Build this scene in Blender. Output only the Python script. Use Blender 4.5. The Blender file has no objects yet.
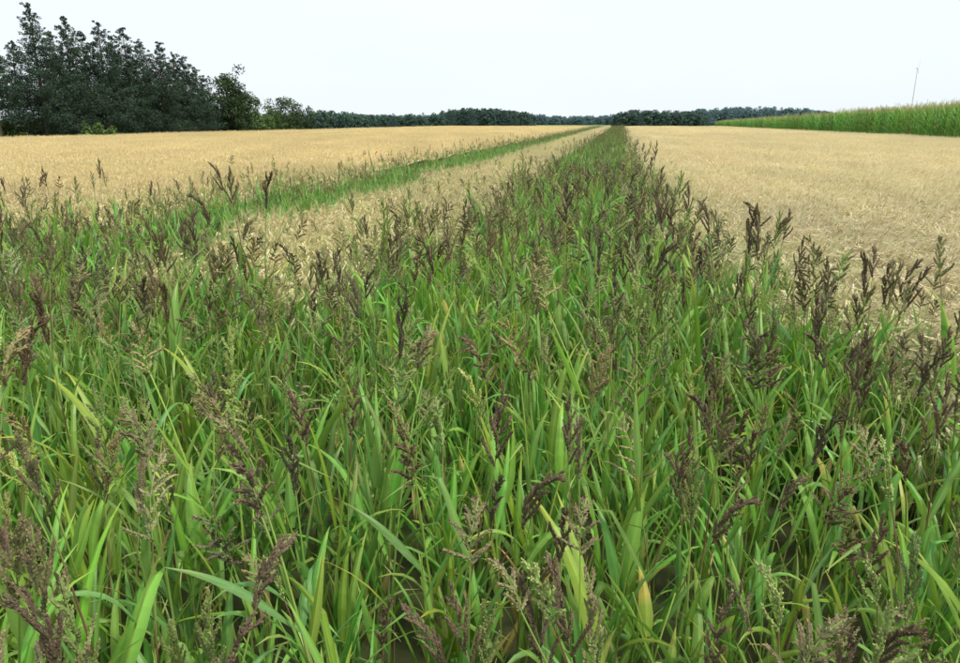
import bpy, math, random
import numpy as np
from mathutils import Vector
R = np.random.RandomState(31)
scene = bpy.context.scene
scene.view_settings.view_transform = 'Standard'
scene.view_settings.look = 'None'
scene.view_settings.exposure = 0
CAM_H = 1.85
A = math.radians(10.4)           # heading of the drill rows relative to world Y
CA, SA = math.cos(A), math.sin(A)
def uv2xy(u, v): return (u*CA + v*SA, -u*SA + v*CA)
def xy2uv(x, y): return (x*CA - y*SA, x*SA + y*CA)
def U(a, b): return R.uniform(a, b)
def nrm(v):
    v = np.asarray(v, float); return v/(math.sqrt(v[0]*v[0]+v[1]*v[1]+v[2]*v[2])+1e-9)
def cross(a,b): return np.array([a[1]*b[2]-a[2]*b[1], a[2]*b[0]-a[0]*b[2], a[0]*b[1]-a[1]*b[0]])
def basis(d):
    d = nrm(d); h = np.array([0, 0, 1.0]) if abs(d[2]) < .9 else np.array([1.0, 0, 0])
    a = nrm(cross(h, d)); b = cross(d, a); return a, b, d

# ------------------------------------------------------------------ mesh builder
class MB:
    def __init__(s): s.v=[]; s.f=[]; s.c=[]; s.m=[]; s.n=0
    def add(s, verts, faces, col, mat=0):
        verts = np.asarray(verts, float)
        s.v.append(verts); k = len(verts)
        col = np.asarray(col, float)
        if col.ndim == 1: col = np.tile(col, (k, 1))
        s.c.append(col)
        n = s.n
        s.f.extend([tuple(i+n for i in f) for f in faces]); s.m.extend([mat]*len(faces)); s.n += k
    def join(s, o, pos, rot, scl, cm):
        v = np.concatenate(o.v)*scl; c,sn=math.cos(rot),math.sin(rot)
        v = v@np.array([[c,sn,0],[-sn,c,0],[0,0,1]]) + np.array(pos)
        s.v.append(v); s.c.append(np.concatenate(o.c)*cm); n=s.n
        s.f.extend([tuple(i+n for i in f) for f in o.f]); s.m.extend(o.m); s.n += len(v)
    def mesh(s, name, mats, smooth=False):
        me = bpy.data.meshes.new(name)
        v = np.concatenate(s.v); c = np.concatenate(s.c)
        me.from_pydata(v.tolist(), [], s.f)
        for m in mats: me.materials.append(m)
        me.polygons.foreach_set('material_index', s.m)
        at = me.color_attributes.new('Col', 'FLOAT_COLOR', 'POINT')
        at.data.foreach_set('color', np.c_[c, np.ones(len(c))].ravel())
        if smooth: me.polygons.foreach_set('use_smooth', [True]*len(s.f))
        me.update(); return me
    def obj(s, name, mats, link=True, smooth=False):
        o = bpy.data.objects.new(name, s.mesh(name, mats, smooth))
        if link: scene.collection.objects.link(o)
        return o

def tube(mb, pts, rad, col, sides=5, mat=0):
    pts = [np.asarray(p, float) for p in pts]; vs=[]; cs=[]
    col = np.asarray(col, float)
    for i, p in enumerate(pts):
        d = pts[min(i+1, len(pts)-1)]-pts[max(i-1, 0)]
        a, b, _ = basis(d)
        r = rad[i] if hasattr(rad, '__len__') else rad
        for k in range(sides):
            t = 2*math.pi*k/sides
            vs.append(p + r*(math.cos(t)*a+math.sin(t)*b)); cs.append(col if col.ndim == 1 else col[i])
    fs=[]
    for i in range(len(pts)-1):
        for k in range(sides):
            k2=(k+1)%sides
            fs.append((i*sides+k, i*sides+k2, (i+1)*sides+k2, (i+1)*sides+k))
    mb.add(vs, fs, cs, mat)

# ------------------------------------------------------------------ materials
def mat_col(name, trans=0.3, rough=0.55, hue=0.02, val=0.25, spec=0.3, tnt=(1,1,1), haze=0.0, hazecol=(.45,.55,.62), patch=0.0, tint2=None):
    m = bpy.data.materials.new(name); m.use_nodes = True
    nt = m.node_tree; N = nt.nodes; L = nt.links; N.clear()
    out = N.new('ShaderNodeOutputMaterial')
    at = N.new('ShaderNodeAttribute'); at.attribute_name = 'Col'
    oi = N.new('ShaderNodeObjectInfo')
    hs = N.new('ShaderNodeHueSaturation')
    mr = N.new('ShaderNodeMapRange'); mr.inputs[3].default_value = .5-hue; mr.inputs[4].default_value = .5+hue
    L.new(oi.outputs['Random'], mr.inputs[0]); L.new(mr.outputs[0], hs.inputs['Hue'])
    ml = N.new('ShaderNodeMath'); ml.operation='MULTIPLY'; ml.inputs[1].default_value = 7.31
    fr = N.new('ShaderNodeMath'); fr.operation='FRACT'
    L.new(oi.outputs['Random'], ml.inputs[0]); L.new(ml.outputs[0], fr.inputs[0])
    mv = N.new('ShaderNodeMapRange'); mv.inputs[3].default_value = 1-val; mv.inputs[4].default_value = 1+val
    L.new(fr.outputs[0], mv.inputs[0])
    vsock = mv.outputs[0]
    if patch:
        g = N.new('ShaderNodeNewGeometry')
        mp = N.new('ShaderNodeMapping'); mp.inputs['Rotation'].default_value=(0,0,A); mp.inputs['Scale'].default_value=(.5,.08,.0)
        no = N.new('ShaderNodeTexNoise'); no.inputs['Scale'].default_value = 1.0; no.inputs['Detail'].default_value = 4
        L.new(g.outputs['Position'], mp.inputs[0]); L.new(mp.outputs[0], no.inputs['Vector'])
        m2 = N.new('ShaderNodeMapRange'); m2.inputs[1].default_value=.3; m2.inputs[2].default_value=.7
        m2.inputs[3].default_value=1-patch; m2.inputs[4].default_value=1+patch
        L.new(no.outputs[0], m2.inputs[0])
        mm = N.new('ShaderNodeMath'); mm.operation='MULTIPLY'
        L.new(vsock, mm.inputs[0]); L.new(m2.outputs[0], mm.inputs[1]); vsock = mm.outputs[0]
    L.new(vsock, hs.inputs['Value'])
    L.new(at.outputs['Color'], hs.inputs['Color'])
    mx = N.new('ShaderNodeMix'); mx.data_type='RGBA'; mx.blend_type='MULTIPLY'; mx.inputs[0].default_value=1
    L.new(hs.outputs[0], mx.inputs[6]); mx.inputs[7].default_value=(*tnt,1)
    if tint2:   # riper crop left of the infested rows, paler on the right (field-scale variation in row coordinate u)
        dp = N.new('ShaderNodeVectorMath'); dp.operation='DOT_PRODUCT'; dp.inputs[1].default_value=(CA,-SA,0)
        L.new(g.outputs['Position'], dp.inputs[0])
        m3 = N.new('ShaderNodeMapRange'); m3.inputs[1].default_value=-6; m3.inputs[2].default_value=1
        L.new(dp.outputs['Value'], m3.inputs[0])
        mt = N.new('ShaderNodeMix'); mt.data_type='RGBA'; mt.inputs[6].default_value=(*tint2,1); mt.inputs[7].default_value=(*tnt,1)
        L.new(m3.outputs[0], mt.inputs[0]); L.new(mt.outputs[2], mx.inputs[7])
    col = mx.outputs[2]
    if haze:  # aerial haze painted in by mixing a bluish tone into the base colour
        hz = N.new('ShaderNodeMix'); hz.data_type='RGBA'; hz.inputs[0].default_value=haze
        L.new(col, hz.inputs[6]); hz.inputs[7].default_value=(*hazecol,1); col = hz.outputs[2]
    p = N.new('ShaderNodeBsdfPrincipled'); L.new(col, p.inputs['Base Color'])
    p.inputs['Roughness'].default_value = rough; p.inputs['Specular IOR Level'].default_value = spec
    if trans:
        t = N.new('ShaderNodeBsdfTranslucent'); L.new(col, t.inputs['Color'])
        ms = N.new('ShaderNodeMixShader'); ms.inputs[0].default_value = trans
        L.new(p.outputs[0], ms.inputs[1]); L.new(t.outputs[0], ms.inputs[2]); L.new(ms.outputs[0], out.inputs[0])
    else: L.new(p.outputs[0], out.inputs[0])
    return m
M_leaf = mat_col('grass_blade', .38, .43, .006, .10, .42, tnt=(2.0,1.85,1.8))
M_seed = mat_col('seed_head', .0, .7, .01, .12, .25, tnt=(1.15,1.15,1.1))
M_barley = mat_col('ripe_barley', .22, .55, .006, .06, .4, patch=.09, tnt=(1.04,1.01,.94), tint2=(1.05,.985,.85))
M_needle = mat_col('needle_foliage', .0, .6, .01, .1, .2)
M_bark = mat_col('bark', 0, .9, .01, .1, .2)
M_maize = mat_col('maize_leaf', .35, .45, .015, .2, .35, tnt=(1.5,1.5,1.3))
M_far = mat_col('distant_foliage', .0, .8, .015, .2, .1, haze=.20, hazecol=(.25,.38,.42))  # far foliage with light distance haze put into its colour
M_far2 = mat_col('hazy_foliage', .0, .8, .015, .15, .1, haze=.50, hazecol=(.25,.38,.44))  # farthest foliage, stronger haze put into its colour

def noise_mat(name, c1, c2, scale, bump=.3, stretch=(1,1,1)):
    m = bpy.data.materials.new(name); m.use_nodes=True; nt=m.node_tree; N=nt.nodes; L=nt.links
    p=N['Principled BSDF']; p.inputs['Roughness'].default_value=.9; p.inputs['Specular IOR Level'].default_value=.1
    g=N.new('ShaderNodeNewGeometry'); mp=N.new('ShaderNodeMapping'); mp.inputs['Scale'].default_value=stretch; mp.inputs['Rotation'].default_value=(0,0,A)
    n1=N.new('ShaderNodeTexNoise'); n1.inputs['Scale'].default_value=scale; n1.inputs['Detail'].default_value=8
    r=N.new('ShaderNodeValToRGB'); r.color_ramp.elements[0].position=.35; r.color_ramp.elements[1].position=.65
    r.color_ramp.elements[0].color=(*c1,1); r.color_ramp.elements[1].color=(*c2,1)
    L.new(g.outputs['Position'],mp.inputs[0]); L.new(mp.outputs[0],n1.inputs['Vector']); L.new(n1.outputs[0],r.inputs[0]); L.new(r.outputs[0],p.inputs['Base Color'])
    b=N.new('ShaderNodeBump'); b.inputs['Strength'].default_value=bump; L.new(n1.outputs[0],b.inputs['Height']); L.new(b.outputs[0],p.inputs['Normal'])
    return m
M_soil = noise_mat('soil', (.035,.045,.018), (.08,.085,.035), 9)
M_meadow = noise_mat('meadow', (.09,.15,.04), (.16,.22,.08), .3)
M_straw = noise_mat('straw_floor', (.48,.40,.24), (.66,.57,.38), 5, .6, (1,.15,1))

# ------------------------------------------------------------------ instancer
def instancer(name, coll, pts, rot, scl, idx, realize=False):
    me = bpy.data.meshes.new(name); me.from_pydata([tuple(p) for p in pts], [], [])
    n=len(pts)
    a=me.attributes.new('rot','FLOAT_VECTOR','POINT'); a.data.foreach_set('vector', np.asarray(rot,np.float32).ravel())
    a=me.attributes.new('scl','FLOAT_VECTOR','POINT'); a.data.foreach_set('vector', np.asarray(scl,np.float32).ravel())
    a=me.attributes.new('idx','INT','POINT'); a.data.foreach_set('value', np.asarray(idx,np.int32))
    o=bpy.data.objects.new(name,me); scene.collection.objects.link(o)
    ng=bpy.data.node_groups.new(name+'_scatter','GeometryNodeTree')
    ng.interface.new_socket('Geometry',in_out='INPUT',socket_type='NodeSocketGeometry')
    ng.interface.new_socket('Geometry',in_out='OUTPUT',socket_type='NodeSocketGeometry')
    N=ng.nodes; L=ng.links
    gi=N.new('NodeGroupInput'); go=N.new('NodeGroupOutput')
    ci=N.new('GeometryNodeCollectionInfo'); ci.inputs['Collection'].default_value=coll
    ci.inputs['Separate Children'].default_value=True; ci.inputs['Reset Children'].default_value=True
    ip=N.new('GeometryNodeInstanceOnPoints'); ip.inputs['Pick Instance'].default_value=True
    def na(nm,t):
        x=N.new('GeometryNodeInputNamedAttribute'); x.data_type=t; x.inputs[0].default_value=nm; return x.outputs[0]
    L.new(gi.outputs[0],ip.inputs['Points']); L.new(ci.outputs[0],ip.inputs['Instance'])
    L.new(na('idx','INT'),ip.inputs['Instance Index']); L.new(na('rot','FLOAT_VECTOR'),ip.inputs['Rotation'])
    L.new(na('scl','FLOAT_VECTOR'),ip.inputs['Scale'])
    if realize:
        rz=N.new('GeometryNodeRealizeInstances'); L.new(ip.outputs[0],rz.inputs[0]); L.new(rz.outputs[0],go.inputs[0])
    else: L.new(ip.outputs[0],go.inputs[0])
    md=o.modifiers.new('scatter','NODES'); md.node_group=ng
    print(name, n); return o
def coll_of(name, objs):
    c=bpy.data.collections.new(name)
    for o in objs: c.objects.link(o)
    return c

# ------------------------------------------------------------------ grass parts
def leaf(mb, base, az, length, w, e0, e1, col, n=7, side=0.0, mat=0, vfold=.35, rib=1.35):
    p=np.array(base,float); vs=[]; cs=[]
    col=np.asarray(col)
    tw=U(-.6,.6); kink=U(0,1)<.14; kp_=U(.45,.75)
    dry=U(0,1)<.10
    for i in range(n+1):
        s=i/n
        e=e0+(e1-e0)*s**1.6
        if kink and s>kp_: e-=1.1
        azz=az+side*s
        d=np.array([math.cos(azz)*math.cos(e), math.sin(azz)*math.cos(e), math.sin(e)])
        lat=np.array([-math.sin(azz), math.cos(azz),0]); up=cross(d,lat)
        t=tw*s*2; lat2=lat*math.cos(t)+up*math.sin(t); up2=cross(d,lat2)
        ww=w*.5*(.55+.45*min(1,s*4))*max(0.03,(1-s**2.0))
        vs += [p-lat2*ww-up2*ww*vfold, p, p+lat2*ww-up2*ww*vfold]
        k=.85+.2*s
        tip=np.array([1.5,1.05,1.0]) if s>.85 else np.ones(3)
        if dry and s>.55: tip=np.array([2.2,1.15,1.6])
        cs += [col*k*tip, np.minimum(col*k*rib*(tip*.5+.5),.6), col*k*tip]
        p=p+d*length/n
    fs=[]
    for i in range(n):
        a=i*3; fs += [(a,a+1,a+4,a+3),(a+1,a+2,a+5,a+4)]
    mb.add(vs,fs,cs,mat)

def spikelet(mb, p, d, l, w, col):
    a,b,d=basis(d)
    vs=[p-d*l*.45, p+a*w, p+b*w, p-a*w, p-b*w, p+d*l*.6]
    fs=[(0,2,1),(0,3,2),(0,4,3),(0,1,4),(5,1,2),(5,2,3),(5,3,4),(5,4,1)]
    mb.add(vs,fs,[col*.75,col,col*.9,col,col*.9,np.minimum(col*1.3,.7)],1)

def raceme(mb, p, d, L, thick, col, col2, bend, awn, lod=0):
    """one dense finger-like spike: core packed with pointed spikelets and bristles"""
    d=nrm(d); n=max(4,int(L/(.0028 if lod==0 else .011))); q=np.array(p,float)
    a,b,_=basis(d); k=1.0 if lod==0 else 1.7
    path=[q.copy()]
    wav=R.normal(size=3)*.18
    for i in range(n):
        s=i/n
        dd=nrm(d+np.array([0,0,-bend*s])+wav*math.sin(s*4))
        q=q+dd*L/n; path.append(q.copy())
        ang=i*2.4+U(-.5,.5); off=nrm(a*math.cos(ang)+b*math.sin(ang))
        env=math.sin(math.pi*min(1,(s*.72+.25)))**.6*U(.75,1.2)
        c=(col*(1-s)+col2*s)*U(.6,1.4) if U(0,1)<.8 else col2*U(.8,1.35)
        sd=nrm(dd*1.0+off*.42)
        spikelet(mb,q+off*thick*.34*env,sd,.0076*k*U(.85,1.15),.0021*k,c)
        if lod==0 and awn and U(0,1)<awn:
            x=q+off*thick*.45; y=x+nrm(dd+off*.6)*U(.006,.018)
            e=a*.0004
            mb.add([x-e,x+e,y],[(0,1,2)],c*.8,1)
    step=2 if lod==0 else max(1,len(path)//2)
    core=path[::step]
    m=len(core)
    if m>=2: tube(mb,core,[thick*(.14 if i==0 else (.34 if i<m-1 else .15)) for i in range(m)],np.array([(col*(1-i/m)+col2*i/m)*U(.7,1.0) for i in range(m)]),4 if lod==0 else 3,1)

def culm(mb, base, az, H, lean, kind, nleaf=5, lw=.014, lod=0):
    """one tiller: stem, leaves, panicle"""
    n=8 if lod==0 else 4; pts=[]; p=np.array(base,float); th=lean*.3
    seg=H/n
    for i in range(n+1):
        pts.append(p.copy()); s=i/n
        e=math.pi/2-(th+lean*s**2)
        p=p+seg*np.array([math.cos(az)*math.cos(e), math.sin(az)*math.cos(e), math.sin(e)])
    c0=np.array([.14,.21,.05]); c1=np.array([.17,.27,.065])
    pur=np.array([.13,.08,.05])
    cols=[(c0*(1-i/n)+c1*i/n)*U(.9,1.1) if U(0,1)>.12 else pur for i in range(n+1)]
    tube(mb,pts,[.0040*(1-.55*i/n) for i in range(n+1)],np.array(cols),5 if lod==0 else 3,0)
    def at(s):
        x=s*n; i=min(n-1,int(x)); return pts[i]*(1-(x-i))+pts[i+1]*(x-i)
    la=U(0,6.28)
    hue=U(0,1)
    for k in range(nleaf):
        s=.16+(.66 if kind else .74)*(k+U(0,.6))/nleaf
        la += math.pi+U(-.7,.7)
        L=U(.20,.40)*(1.05-.35*s); w=lw*(U(.65,1.2) if U(0,1)<.72 else U(1.2,1.7))
        g=np.array([.062+.046*hue+U(-.01,.01),U(.165,.22),U(.026,.047)])
        if U(0,1)<.1: g=np.array([.075,.165,.05])
        if s<.3 and U(0,1)<.25: g=np.array([.28,.24,.09])
        e0=U(.95,1.4); e1=e0-(U(.0,.8) if U(0,1)<.6 else U(.8,2.4))
        leaf(mb,at(s),la,L,w,e0,e1,g,7 if lod==0 else 4,U(-.5,.5))
    if kind:
        d=nrm(pts[-1]-pts[-2]+np.array([0,0,.12])); PL=U(.11,.195); nod=U(0,1)**1.7*1.1
        sidev=nrm([math.cos(az),math.sin(az),0])
        if kind=='purple': ca=np.array([.102,.080,.047]); cb=np.array([.145,.105,.064])
        elif kind=='green': ca=np.array([.18,.26,.075]); cb=np.array([.24,.28,.10])
        elif kind=='mixed': ca=np.array([.17,.20,.075]); cb=np.array([.20,.15,.085])
        else: ca=np.array([.25,.26,.12]); cb=np.array([.30,.27,.14])
        v_=U(.75,1.25); ca=ca*v_; cb=cb*v_
        closed=U(0,1)**.9 if kind=='purple' else U(.05,.9)
        m=10; ax=[pts[-1]]; dirs=[]
        for i in range(m):
            dd=nrm(d+sidev*nod*(i/m)**1.5-np.array([0,0,nod*.5*(i/m)])); dirs.append(dd)
            ax.append(ax[-1]+dd*PL/m)
        tube(mb,ax[::1 if lod==0 else 5],.0014,c1*.9,4 if lod==0 else 3,0)
        nr=int(U(8,14)); ang=U(0,6.28)
        for i in range(nr):
            s=min(.97,max(0,(i/nr)**.95+U(-.03,.03))); j=min(m-1,int(s*m)); dd=dirs[j]; a,b,_=basis(dd)
            ang += math.pi+U(-1.0,1.0) if closed<.5 else 2.4+U(-.5,.5)
            out=a*math.cos(ang)+b*math.sin(ang)
            sp=(.16+1.05*(1-closed))*(1-.45*s)*U(.6,1.45)
            RL=(.050*(1-s)**.8+.020)*U(.65,1.3)*(PL/.15)
            raceme(mb,ax[j],dd+out*sp,RL,.0100,ca,cb,U(0,.7)*(1-closed),.6 if kind=='purple' else .35,lod)
        raceme(mb,ax[-3],dirs[-1],PL*.28,.0098,ca,cb,0,.4,lod)

def plant(kinds, H=(.84,1.10), spread=.05, extra=6, lw=.014, lod=0):
    mb=MB()
    for k in kinds:
        az=U(0,6.28); r=U(0,spread)
        culm(mb,(math.cos(az)*r,math.sin(az)*r,0),az+U(-.5,.5),U(*H)*(1 if k else .78),U(.05,.45),k,int(U(4,6.5)) if lod==0 else 4,lw*(1 if lod==0 else 1.25),lod)
    for i in range(extra):
        az=U(0,6.28); g=np.array([U(.065,.11),U(.16,.22),U(.02,.04)])
        leaf(mb,(math.cos(az)*.03,math.sin(az)*.03,U(.10,.58)),az,U(.32,.5),lw*U(.8,1.3),U(1.2,1.5),U(-.2,1.1),g,8 if lod==0 else 4,U(-.4,.4))
    return mb

kp=[['purple','mixed'],['purple','purple',None],['mixed','purple','purple'],['purple','mixed',None],['purple','purple','mixed'],['purple','mixed'],['purple','purple'],
    ['green','mixed'],['green','mixed',None],['mixed','green','purple'],['green','mixed','green'],['mixed','purple',None],['cream','mixed','mixed'],
    [None,None,None],[None,None,None],[None,None,'green'],[None,None,'mixed']]
NP_,NG_=7,13
plantsMB=[plant(k,lw=.022 if i<NG_ else .032,extra=3 if i<NG_ else 6) for i,k in enumerate(kp)]
farMB=[plant(k,lw=.018 if i<NG_ else .023,extra=3,lod=1) for i,k in enumerate(kp)]
W_={'front':(.34,.68),'dark':(.54,.78),'green':(.22,.68),'leafy':(.16,.40),'far':(.20,.38),'clean':(.03,.13)}   # (purple-headed, +green-headed), rest leafy
def kindpick(mode):
    q=U(0,1); a,b=W_[mode]
    return int(U(0,NP_)) if q<a else (int(U(NP_,NG_)) if q<b else int(U(NG_,len(kp))))
def hts(): return U(.78,1.07) if U(0,1)<.85 else U(1.05,1.24)
def tile(name,size,n,src,mode):
    mb=MB(); k=int(math.ceil(math.sqrt(n)))
    cells=[(i,j) for i in range(k) for j in range(k)]; R.shuffle(cells)
    for (i,j) in cells[:n]:
        x=((i+U(0,1))/k-.5)*size; y=((j+U(0,1))/k-.5)*size; s=hts()
        mb.join(src[kindpick(mode)],(x,y,0),U(0,6.28),(s,s,s*U(.93,1.05)),np.array([U(.85,1.15),1,U(.85,1.1)])*U(.82,1.2))
    return mb.obj(name,[M_leaf,M_seed],False)
singles=[m.obj('barnyard_%02d'%i,[M_leaf,M_seed],False) for i,m in enumerate(plantsMB)]
tiles=[]
for nm,mode,n_ in (('f','front',6),('d','dark',5),('g','green',5),('l','leafy',5)):
    tiles+=[tile('barnyard_t%s_%d'%(nm,i),.62,8,plantsMB,mode) for i in range(n_)]
tiles+=[tile('barnyard_tz_%d'%i,.62,7,farMB,'far') for i in range(6)]
tiles+=[tile('barnyard_tc_%d'%i,.62,8,farMB,'clean') for i in range(5)]
weeds=coll_of('barnyard_grass_plants',singles+tiles)
order=sorted(o.name for o in weeds.objects); IX={n:i for i,n in enumerate(order)}

# ------------------------------------------------------------------ where weeds / barley grow (row coordinates)
rb_v=[-5,1.5,2.4,3.2,4.2,5.8,8,12,400]; rb_u=[9,5.5,2.6,1.5,1.05,.66,.45,.42,.35]
def wob(v,k): return .16*math.sin(v*1.7+k)+.12*math.sin(v*.63+2*k)+.07*math.sin(v*4.1+k*3)
def is_weed(u,v):
    w=wob(v,0) if v>3 else 0
    if v<4.3+.4*math.sin(u*2)+(.9 if u<-2.9 else 0)+(.7 if u<-4 else 0):
        return u<np.interp(v,rb_v,rb_u)
    if -1.8+wob(v,1)<u<np.interp(v,rb_v,rb_u)+w*.5: return True
    if -6.0+wob(v,2)*1.5<u<-3.8+wob(v,3): return True
    if v<7.5+.5*math.sin(u) and u<-5.5: return True
    return False
near=([],[],[],[]); farr=([],[],[],[])
def addi(x,y,s,name,tilt=.1,rz=None):
    T=near if math.hypot(x,y)<4.2 else farr
    T[0].append((x,y,0)); T[1].append((U(-tilt,tilt),U(-tilt,tilt),U(0,6.28) if rz is None else rz)); T[2].append((s,s,s*U(.96,1.05))); T[3].append(IX[name])
def hscale(u,v):
    s=1.04 if 2<v<9 else 1.0
    if v>12: s*=.9
    if v>40: s*=.92
    if u<-3.4 and v>5: s*=.88
    if u<-1.3 and v>5: s*=.93
    return s*(1+.05*math.sin(u*2.3+1)+.05*math.sin(v*1.9+u))
def clumpn(u,v): return math.sin(u*1.3+.7*math.sin(v*1.1))+math.sin(v*1.25+1.1*math.sin(u*.9)+2)+U(-.7,.7)
step=.58
v=-2.9
while v<165:
    st=step
    u=-14.0
    while u<7.5:
        x,y=uv2xy(u,v); r=math.hypot(x,y)
        if abs(x)<.70*abs(y)+3.0 and y>-2.2:
            h=st/2
            inside=[is_weed(u+a,v+b) for a in(-h,0,h) for b in(-h,0,h)]
            if any(inside):
                left = u<-3.4 and v>6.5
                if all(inside) and r>1.35:
                    cn=clumpn(u,v)
                    if r<2.0 and U(0,1)<.7: nm='barnyard_tf_%d'%int(U(0,6))
                    elif left: nm='barnyard_tc_%d'%int(U(0,5)) if (U(0,1)<.75 or v>11) else 'barnyard_td_%d'%int(U(0,5))
                    elif v<18: nm='barnyard_t%s_%d'%('d' if cn>.1 else ('g' if cn>-.9 else 'l'),int(U(0,5)))
                    else: nm='barnyard_tz_%d'%int(U(0,6)) if U(0,1)<.65 else 'barnyard_tc_%d'%int(U(0,5))
                    addi(x,y,hscale(u,v)*U(.95,1.05),nm,.03,-A+int(U(0,4))*math.pi/2)
                else:
                    nn=int(st*st*((32 if r<1.6 else 24) if v<20 else 14))
                    for _ in range(nn):
                        uu=u+U(-h,h); vv=v+U(-h,h)
                        xx,yy=uv2xy(uu,vv); rr=math.hypot(xx,yy)
                        if not is_weed(uu,vv) or rr<.74: continue
                        s=hts()*hscale(uu,vv)
                        if rr<1.3: s=min(s,.99)
                        addi(xx,yy,s,'barnyard_%02d'%kindpick('front' if rr<2.1 else ('clean' if left else ('front' if v<20 else 'far'))))
        u+=st
    v+=st
for (x,y,s) in [(1.12,3.4,1.22),(1.30,3.5,1.22),(1.02,3.6,1.16),(1.62,3.5,1.16),(1.78,3.5,1.16),(1.7,3.1,1.1),(1.35,3.2,1.1),(1.95,3.2,1.06),(.9,4.2,1.12),
                (-.6,5.2,1.18),(-.55,4.9,1.12),(-1.45,4.4,1.1),(-4.2,7.6,1.15),(-4.6,7.9,1.15),(-3.9,7.7,1.12),(-5.1,8.1,1.12),(-4.9,8.0,1.1),(-4.4,7.5,1.1),(.95,5.6,1.08),(.7,6.3,1.08)]:
    addi(x,y,s,'barnyard_%02d'%int(U(0,NP_)))
# green undergrowth creeping into the barley beside the infested strips
for _ in range(900):
    v=3+U(0,1)**1.6*32; q=U(0,1)
    u=(np.interp(v,rb_v,rb_u)+abs(R.normal())*.30) if q<.4 else (U(-3.9,-1.7) if q<.8 else -6.0-abs(R.normal())*.4)
    x,y=uv2xy(u,v)
    if is_weed(u,v) or math.hypot(x,y)<1.5: continue
    addi(x,y,U(.66,.84) if U(0,1)<.85 else U(.85,.98),'barnyard_%02d'%int(U(NG_,len(kp))))
instancer('barnyard_grass',weeds,*near,realize=True)
instancer('barnyard_grass',weeds,*farr)

# ------------------------------------------------------------------ barley
def bstalk(mb,x,y,H,fine=True,w=1.0,green=.15):
    wind=math.radians(-60)+U(-.8,.8)       # heads nod mostly one way
    lean=U(.03,.22)
    c=np.array([.65,.56,.35])*U(.8,1.15)
    hd=np.array([.80,.71,.49])*U(.85,1.1)
    if U(0,1)<green: c=np.array([.36,.45,.17])*U(.8,1.1)
    if U(0,1)<green*.7: hd=np.array([.64,.64,.34])*U(.85,1.1)
    dx,dy=math.cos(wind),math.sin(wind)
    top=np.array([x+dx*lean*H,y+dy*lean*H,H])
    mid=np.array([x+dx*lean*H*.3,y+dy*lean*H*.3,H*.5]); b=np.array([x,y,0.0])
    if fine: tube(mb,[b,mid,top],.0014*w,c*.85,3)
    else:
        e=np.array([-dy,dx,0])*.002*w; mb.add([mid-e,mid+e,top+e,top-e],[(0,1,2,3)],c*.85)
    ev=U(-.7,1.15)
    d=nrm([dx*math.cos(ev),dy*math.cos(ev),math.sin(ev)])
    d0=nrm(nrm(top-mid)+d); L=U(.06,.085); k=top+d0*.025; tip=k+d*L
    a,bb,_=basis(d)
    hw=.0042*w
    if fine:
        tube(mb,[top,k],.0012,c,3)
        m=6; vs=[];cs=[]
        for i in range(m+1):
            s=i/m; r=hw*(.55+.45*math.sin(math.pi*min(1,s*1.0+.12)))*(1.15 if i%2 else .8)
            q=k+d*L*s; vs+=[q+a*r*1.3,q+bb*r*.8,q-a*r*1.3,q-bb*r*.8]
            cs+=[hd*(1.1 if i%2 else .78)]*4
        fs=[(i*4+j,i*4+(j+1)%4,i*4+4+(j+1)%4,i*4+4+j) for i in range(m) for j in range(4)]
        mb.add(vs,fs,cs)
        na=14
    else:
        mb.add([k-a*hw,k+a*hw,tip+a*hw*.7,tip-a*hw*.7],[(0,1,2,3)],hd); na=5
    aw=.0007*w if fine else .0015*w
    for i in range(na):
        s=U(.05,1); q=k+d*L*s; o=a*U(-1,1)+bb*U(-.6,.6)
        e=nrm(d+o*.28+np.array([0,0,U(-.05,.22)])); t=q+e*U(.09,.16); w2=nrm(cross(e,[U(-1,1),U(-1,1),U(.2,1)]))*aw
        mb.add([q-w2,q+w2,t],[(0,1,2)],np.minimum(hd*U(1.0,1.2),.85))
def btile(name,size,n,fine,w,green=.15):
    mb=MB()
    for i in range(n):
        bstalk(mb,U(-size/2,size/2),U(-size/2,size/2),U(.60,.80),fine,w,green)
        if fine and U(0,1)<.6:
            az=U(0,6.28); g=np.array([.55,.45,.26])*U(.7,1.15) if U(0,1)>green else np.array([.16,.26,.07])
            leaf(mb,(U(-size/2,size/2),U(-size/2,size/2),U(.3,.6)),az,U(.1,.2),.008,U(.4,1.2),U(-1.4,.3),g,4,U(-1,1),0,.3,1.1)
    return mb.obj(name,[M_barley],False)
bnear=coll_of('barley_near',[btile('barley_n%d'%i,.6,130,True,1.2,.20 if i<6 else .68) for i in range(10)])
bfar=coll_of('barley_far',[btile('barley_f%d'%i,1.6,480,False,2.2,.12) for i in range(5)])
P=[];RO=[];SC=[];ID=[];P2=[];RO2=[];SC2=[];ID2=[]
def grid(v0,v1,u0,u1,step,far,s=1.0):
    v=v0
    while v<v1:
        u=u0
        while u<u1:
            uu=u+U(-.12,.12)*step; vv=v+U(-.12,.12)*step
            x,y=uv2xy(uu,vv)
            ok=not is_weed(uu,vv) and abs(x)<.68*abs(y)+3.0 and y>0
            if ok and far: ok=not (is_weed(uu-.35,vv) or is_weed(uu+.35,vv))
            if ok:
                T=(P2,RO2,SC2,ID2) if far else (P,RO,SC,ID)
                T[0].append((x,y,0)); T[1].append((0,0,-A+U(-.2,.2))); h=U(.95,1.06)
                edge=(-3.9<uu<-1.7 and vv<60) or (0<uu<np.interp(vv,rb_v,rb_u)+.9) or (-7.1<uu<-5.9)
                T[2].append((s,s,h)); T[3].append(int(U(0,5)) if far else (int(U(6,10)) if edge and U(0,1)<.8 else int(U(0,6))))
            u+=step
        v+=step
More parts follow.
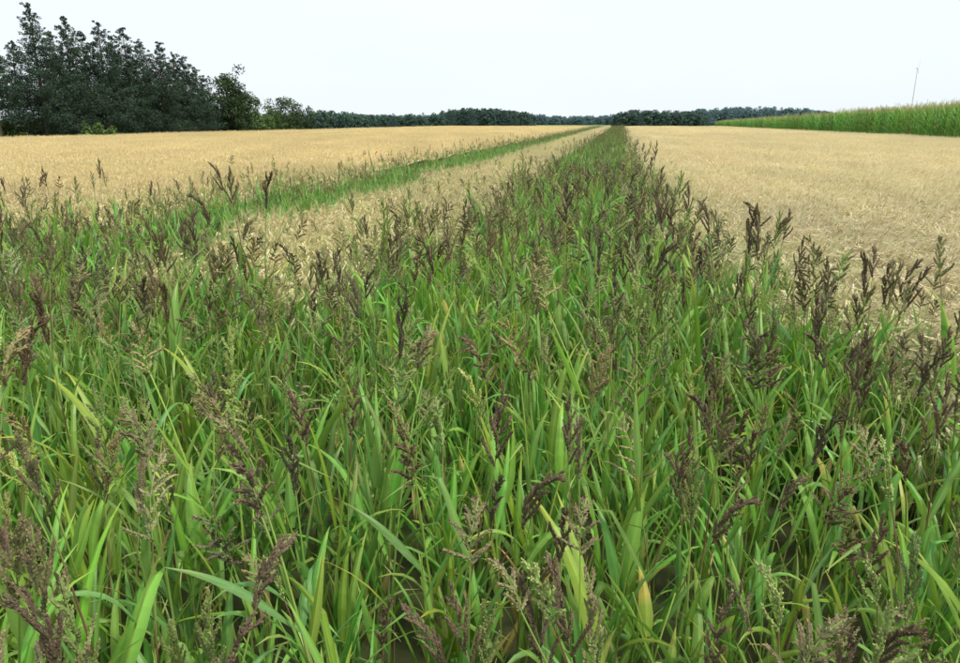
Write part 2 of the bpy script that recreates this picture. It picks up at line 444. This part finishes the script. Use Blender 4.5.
grid(1.2,18,-24,17,.50,False)
grid(18,70,-3.4,-2.2,.5,False)
grid(18,70,-41,-6.5,1.4,True); grid(18,70,1.0,22,1.4,True)
grid(70,182,-41,-6.6,2.8,True,1.9); grid(70,182,1.6,22,2.8,True,1.9); grid(70,182,-3.3,-2.4,1.4,True,.8)
instancer('barley_field',bnear,P,RO,SC,ID)
instancer('barley_field',bfar,P2,RO2,SC2,ID2)

mb=MB()
def sheet(u0,u1,v0,v1,z):
    nu=max(2,int((u1-u0)/1.2)); nv=int((v1-v0)/1.2); vs=[];fs=[]
    for j in range(nv+1):
        for i in range(nu+1):
            x,y=uv2xy(u0+(u1-u0)*i/nu, v0+(v1-v0)*j/nv); vs.append((x,y,z+U(-.05,.05)))
    for j in range(nv):
        for i in range(nu):
            a=j*(nu+1)+i; fs.append((a,a+1,a+nu+2,a+nu+1))
    mb.add(vs,fs,(.4,.3,.15))
sheet(-41,-6.6,11,182,.56); sheet(.95,22,11,182,.56); sheet(-3.3,-2.4,12,182,.45)
mb.obj('barley_stubble_layer',[M_straw])  # straw-coloured fill sheet inside the standing barley canopy, below the heads

# ------------------------------------------------------------------ ground
def quad(name,c,z,m):
    mb=MB(); mb.add([(x,y,z) for x,y in c],[(0,1,2,3)],(1,1,1)); return mb.obj(name,[m])
quad('ground',[(-3000,-1500),(3000,-1500),(3000,4000),(-3000,4000)],0,M_meadow)
quad('field_soil',[uv2xy(-42,-30),uv2xy(34,-30),uv2xy(34,184),uv2xy(-42,184)],.004,M_soil)

# ------------------------------------------------------------------ maize
def maize():
    mb=MB(); H=U(2.0,2.25)
    tube(mb,[(0,0,0),(.01,0,H*.5),(U(-.04,.04),U(-.04,.04),H)],[.014,.012,.006],(.12,.2,.05),4)
    az=U(0,6.28)
    for k in range(12):
        az+=math.pi+U(-.4,.4); z=.25+(H-.35)*k/12
        g=np.array([U(.07,.11),U(.17,.23),U(.03,.045)])
        leaf(mb,(0,0,z),az,U(.55,.8),.09,U(.9,1.25),U(-1.2,-.1),g,5,U(-.3,.3),0,.3,1.3)
    for k in range(6):
        a=U(0,6.28); t=U(.1,.45)
        tube(mb,[(0,0,H),(math.cos(a)*t*.35,math.sin(a)*t*.35,H+U(.25,.38))],.005,(.33,.32,.14),3)
    return mb
mzp=[maize() for i in range(6)]
mzt=[]
for t in range(5):
    mb=MB()
    for i in range(4):
        for j in range(7):
            s=U(.93,1.07); mb.join(mzp[int(U(0,6))],((i-1.5)*.75+U(-.05,.05),(j-3)*.24+U(-.05,.05),0),U(0,6.28),(s,s,s),np.ones(3)*U(.85,1.15))
    mzt.append(mb.obj('maize_%d'%t,[M_maize],False))
mz=coll_of('maize_plants',mzt)
p=[];r=[];s=[];ii=[]
for bl in range(3):
    v=20
    while v<196:
        x,y=uv2xy(23.4+bl*3.0+U(-.1,.1),v)
        k=np.interp(v,[20,55,100,196],[1.38,1.36,1.12,.80])*U(.95,1.05)
        p.append((x,y,0)); r.append((0,0,-A+(math.pi if U(0,1)<.5 else 0))); s.append((1,1.02,k)); ii.append(int(U(0,5)))
        v+=1.7
instancer('maize_field',mz,p,r,s,ii)

# ------------------------------------------------------------------ trees
def clump(mb,c,rad,n,size,col,flat=.6,mat=0):
    c=np.asarray(c,float)
    d=R.normal(size=(n,3)); d/=np.linalg.norm(d,axis=1)[:,None]; d*=(R.uniform(.15,1,(n,1))**.5)
    pos=c+d*np.array([rad,rad,rad*flat])
    a=R.normal(size=(n,3)); a/=np.linalg.norm(a,axis=1)[:,None]
    b=np.cross(a,R.normal(size=(n,3))); b/=np.linalg.norm(b,axis=1)[:,None]
    sz=size*R.uniform(.6,1.3,(n,1))
    v=np.stack([pos-a*sz,pos-b*sz*.5,pos+a*sz,pos+b*sz*.5],1).reshape(-1,3)
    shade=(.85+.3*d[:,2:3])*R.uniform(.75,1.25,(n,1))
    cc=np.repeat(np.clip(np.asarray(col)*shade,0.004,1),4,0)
    mb.add(v,[(4*i,4*i+1,4*i+2,4*i+3) for i in range(n)],cc,mat)
def pine(name,H,W,base=.1,dens=1.0,col=(.034,.066,.038),link=True,mats=None):
    mb=MB(); tx,ty=U(-.3,.3),U(-.3,.3)
    T=lambda s: np.array([tx*s*s,ty*s*s,H*s])
    tube(mb,[T(i/8) for i in range(9)],[H*.018*(1-.95*i/8) for i in range(9)],(.10,.075,.055),8,1)
    nl=int(H*14); az=0
    for i in range(nl):
        s=base+(1-base)*((i+U(.1,.9))/nl)**.88
        az+=2.4+U(-.7,.7)
        prof=(1-s)**.9*(.6+.4*min(1,(s-base+.08)*5))*1.25
        L=W*prof*U(.5,1.25)+.10
        e=U(-.15,.3)+.6*s
        b=T(s); d=np.array([math.cos(az)*math.cos(e),math.sin(az)*math.cos(e),math.sin(e)])
        tip=b+d*L+np.array([0,0,.05*L])
        mid=b+d*L*.5+np.array([0,0,-.08*L])
        tube(mb,[b,mid,tip],[.035*(1-s)+.012,.02,.006],(.08,.06,.045),4,1)
        shade=U(.65,1.4)
        k=max(1,int(L/.32))
        for j in range(k):
            t=.15+.87*(j+1)/k; q=b+(tip-b)*t+R.normal(size=3)*np.array([.12,.12,.16])
            rad=U(.32,.52)*(.7+.2*L)*(1.25-.5*t)*(1.15-.6*s)
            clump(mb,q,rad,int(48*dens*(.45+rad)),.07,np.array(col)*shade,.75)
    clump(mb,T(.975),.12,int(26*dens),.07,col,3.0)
    return mb.obj(name,mats or [M_needle,M_bark],link)
def broad(name,H,W,dens=1.0,col=(.05,.09,.025),stem=.2,leafs=.13,link=True,mats=None,nl=26):
    mb=MB(); tr=H*.022
    tube(mb,[(0,0,0),(.05,.03,H*stem),(.0,.1,H*.6)],[tr,tr*.8,tr*.3],(.11,.085,.06),7,1)
    for i in range(nl):
        az=i*2.4+U(-.3,.3); s=(i+.5)/nl
        z=H*(stem+.08+(.86-stem)*s); prof=math.sin(math.pi*min(.97,(s*.80+.18)))**.6
        L=W*prof*U(.7,1.1)
        b=np.array([.02,.05,H*(stem+.5*s*(1-stem))]); q=np.array([math.cos(az)*L,math.sin(az)*L,z])
        tube(mb,[b,(b+q)/2+np.array([0,0,-.1*L]),q],[tr*.4,tr*.25,.01],(.09,.07,.05),4,1)
        sh=U(.65,1.4)
        for j in range(4):
            t=U(.35,1.05); qq=b+(q-b)*t+R.normal(size=3)*W*.14
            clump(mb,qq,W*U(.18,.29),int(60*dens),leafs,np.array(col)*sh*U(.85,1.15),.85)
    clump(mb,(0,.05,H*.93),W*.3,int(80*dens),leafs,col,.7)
    return mb.obj(name,mats or [M_needle,M_bark],link)
def place(o,px,Y,du=0):
    o.location=((px-480)/776*Y,Y,0); o.rotation_euler[2]=U(0,6.28)
# row of pines along the left field boundary
for (px,Y,H,W) in [(-75,52,9.0,2.6),(-35,54,9.3,2.7),(-2,57,8.5,2.2),(20,70,8.6,1.6),(46,61,10.3,2.9),(62,68,9.2,2.6),(76,64,9.8,2.7),(93,70,9.4,2.7),(109,69,10.0,2.8),(121,75,9.6,2.7),(134,73,9.9,2.8),
                   (149,79,9.5,3.0),(165,77,9.1,3.0),(177,84,8.7,3.0),(189,83,8.3,3.0),(201,88,7.5,3.0)]:
    o=pine('pine_tree',H,W,.24 if px<40 else .06); place(o,px,Y)
for (px,Y,H,W) in [(232,91,7.3,3.0)]:
    o=broad('broadleaf_tree',H,W,1.6,(.040,.075,.026),.06,nl=40); place(o,px,Y)
for (px,Y,H,W,c) in [(268,101,3.6,2.6,(.06,.11,.03)),(284,104,4.9,2.7,(.045,.085,.03)),(299,108,4.2,2.4,(.045,.085,.03)),(256,97,3.0,2.2,(.085,.15,.04)),
                     (58,66,2.2,2.0,(.09,.15,.04)),(85,70,2.2,2.0,(.05,.09,.035)),(110,74,2.6,2.1,(.04,.08,.03)),(140,78,2.8,2.2,(.04,.08,.03)),(172,82,2.8,2.2,(.04,.08,.03)),(212,92,3.0,2.2,(.05,.09,.03)),(8,60,1.7,1.4,(.08,.13,.035)),(34,64,1.8,1.6,(.10,.16,.04)),(96,62,1.5,1.5,(.09,.15,.04))]:
    o=broad('shrub',H,W,1.1,c,.05,.12,nl=18); place(o,px,Y)

# distant woodland belts
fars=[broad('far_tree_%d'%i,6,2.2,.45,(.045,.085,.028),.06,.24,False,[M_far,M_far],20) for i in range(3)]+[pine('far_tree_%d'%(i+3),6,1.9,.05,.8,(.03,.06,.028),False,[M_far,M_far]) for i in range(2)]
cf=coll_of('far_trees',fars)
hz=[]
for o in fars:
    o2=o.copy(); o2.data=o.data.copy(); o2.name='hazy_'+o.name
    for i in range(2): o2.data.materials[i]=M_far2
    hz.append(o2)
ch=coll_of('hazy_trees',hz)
def belt(name,coll,px0,px1,Y,hpx,n,depth,jit=.12,conif=.3):
    p=[];r=[];s=[];ii=[]
    for i in range(n):
        px=U(px0,px1); y=Y+U(0,depth); h=(hpx(px)*Y/805+1.85)*U(1-jit,1+jit)
        p.append(((px-480)/776*y,y,-.2)); r.append((0,0,U(0,6.28))); k=h/5.7; s.append((k*1.15,k*1.15,k)); ii.append(int(U(3,5)) if U(0,1)<conif else int(U(0,3)))
    instancer(name,coll,p,r,s,ii)
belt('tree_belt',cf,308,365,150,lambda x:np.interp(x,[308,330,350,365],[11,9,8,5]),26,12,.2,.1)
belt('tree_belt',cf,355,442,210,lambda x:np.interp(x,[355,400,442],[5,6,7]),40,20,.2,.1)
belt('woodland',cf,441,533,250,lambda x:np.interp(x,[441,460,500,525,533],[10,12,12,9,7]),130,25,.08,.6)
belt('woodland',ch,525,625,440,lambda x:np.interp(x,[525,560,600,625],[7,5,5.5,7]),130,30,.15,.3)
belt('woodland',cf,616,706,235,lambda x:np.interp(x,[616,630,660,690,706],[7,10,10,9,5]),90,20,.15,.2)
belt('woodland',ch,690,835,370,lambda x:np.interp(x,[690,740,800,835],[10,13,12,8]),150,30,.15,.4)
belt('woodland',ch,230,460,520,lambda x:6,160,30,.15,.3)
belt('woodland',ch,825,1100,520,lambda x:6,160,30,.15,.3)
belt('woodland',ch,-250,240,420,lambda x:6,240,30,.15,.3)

# ------------------------------------------------------------------ wind turbine (seen edge-on)
mw=bpy.data.materials.new('turbine_paint'); mw.use_nodes=True
b_=mw.node_tree.nodes['Principled BSDF']; b_.inputs['Base Color'].default_value=(.80,.83,.86,1); b_.inputs['Roughness'].default_value=.5  # pale near-sky grey: distance haze included in the paint colour
root=bpy.data.objects.new('wind_turbine',None); scene.collection.objects.link(root)
Y=700; root.location=((915-480)/785*Y,Y,0)
mb=MB(); tube(mb,[(0,0,0),(0,0,25),(0,0,47)],[.8,.6,.4],(1,1,1),14); t=mb.obj('tower',[mw],smooth=True); t.parent=root
mb=MB(); tube(mb,[(-1.2,0,47.4),(-1.0,0,47.4),(.7,0,47.5),(1.0,0,47.5),(1.4,0,47.5)],[.15,.5,.55,.4,.05],(1,1,1),10); t=mb.obj('nacelle',[mw],smooth=True); t.parent=root
root.rotation_euler[2]=-.506
for k in range(3):
    a=k*2*math.pi/3+.15; mb=MB(); d=np.array([0,math.sin(a),math.cos(a)])
    tube(mb,[np.array([1.0,0,47.5])+d*x for x in (0,2,4,8)],[.2,.3,.2,.05],(1,1,1),6); t=mb.obj('blade_%d'%(k+1),[mw]); t.parent=root

# ------------------------------------------------------------------ light
el=math.radians(54); az=math.radians(125)
w=bpy.data.worlds.new('World'); scene.world=w; w.use_nodes=True; nt=w.node_tree; N=nt.nodes; L=nt.links
bg=N['Background']; bg.inputs[1].default_value=.1
sk=N.new('ShaderNodeTexSky'); sk.sky_type='NISHITA'; sk.sun_disc=False; sk.sun_elevation=el; sk.sun_rotation=az; sk.dust_density=3; sk.air_density=1
tc=N.new('ShaderNodeTexCoord'); no=N.new('ShaderNodeTexNoise'); no.inputs['Scale'].default_value=1.6; no.inputs['Detail'].default_value=3
mp=N.new('ShaderNodeMapping'); mp.inputs['Scale'].default_value=(1,1,3.5)
mr=N.new('ShaderNodeMapRange'); mr.inputs[1].default_value=.3; mr.inputs[2].default_value=.7; mr.inputs[3].default_value=.84; mr.inputs[4].default_value=.94
mx=N.new('ShaderNodeMix'); mx.data_type='RGBA'; mx.inputs[7].default_value=(10.0,10.8,11.4,1)
L.new(tc.outputs['Generated'],mp.inputs[0]); L.new(mp.outputs[0],no.inputs['Vector']); L.new(no.outputs[0],mr.inputs[0]); L.new(mr.outputs[0],mx.inputs[0])
L.new(sk.outputs[0],mx.inputs[6]); L.new(mx.outputs[2],bg.inputs[0])
sd=bpy.data.lights.new('sun','SUN'); sd.energy=3.4; sd.angle=math.radians(10); sd.color=(1,.96,.89)
so=bpy.data.objects.new('sun',sd); scene.collection.objects.link(so)
D=Vector((math.sin(az)*math.cos(el),math.cos(az)*math.cos(el),math.sin(el))); so.rotation_euler=D.to_track_quat('Z','Y').to_euler(); so.location=(0,0,30)

cd=bpy.data.cameras.new('camera'); cam=bpy.data.objects.new('camera',cd); scene.collection.objects.link(cam)
cd.lens=28; cd.sensor_width=36; cd.clip_end=6000; cd.clip_start=.02
cam.location=(0,0,CAM_H); cam.rotation_euler=(math.radians(90-15.7),0,0)
scene.camera=cam
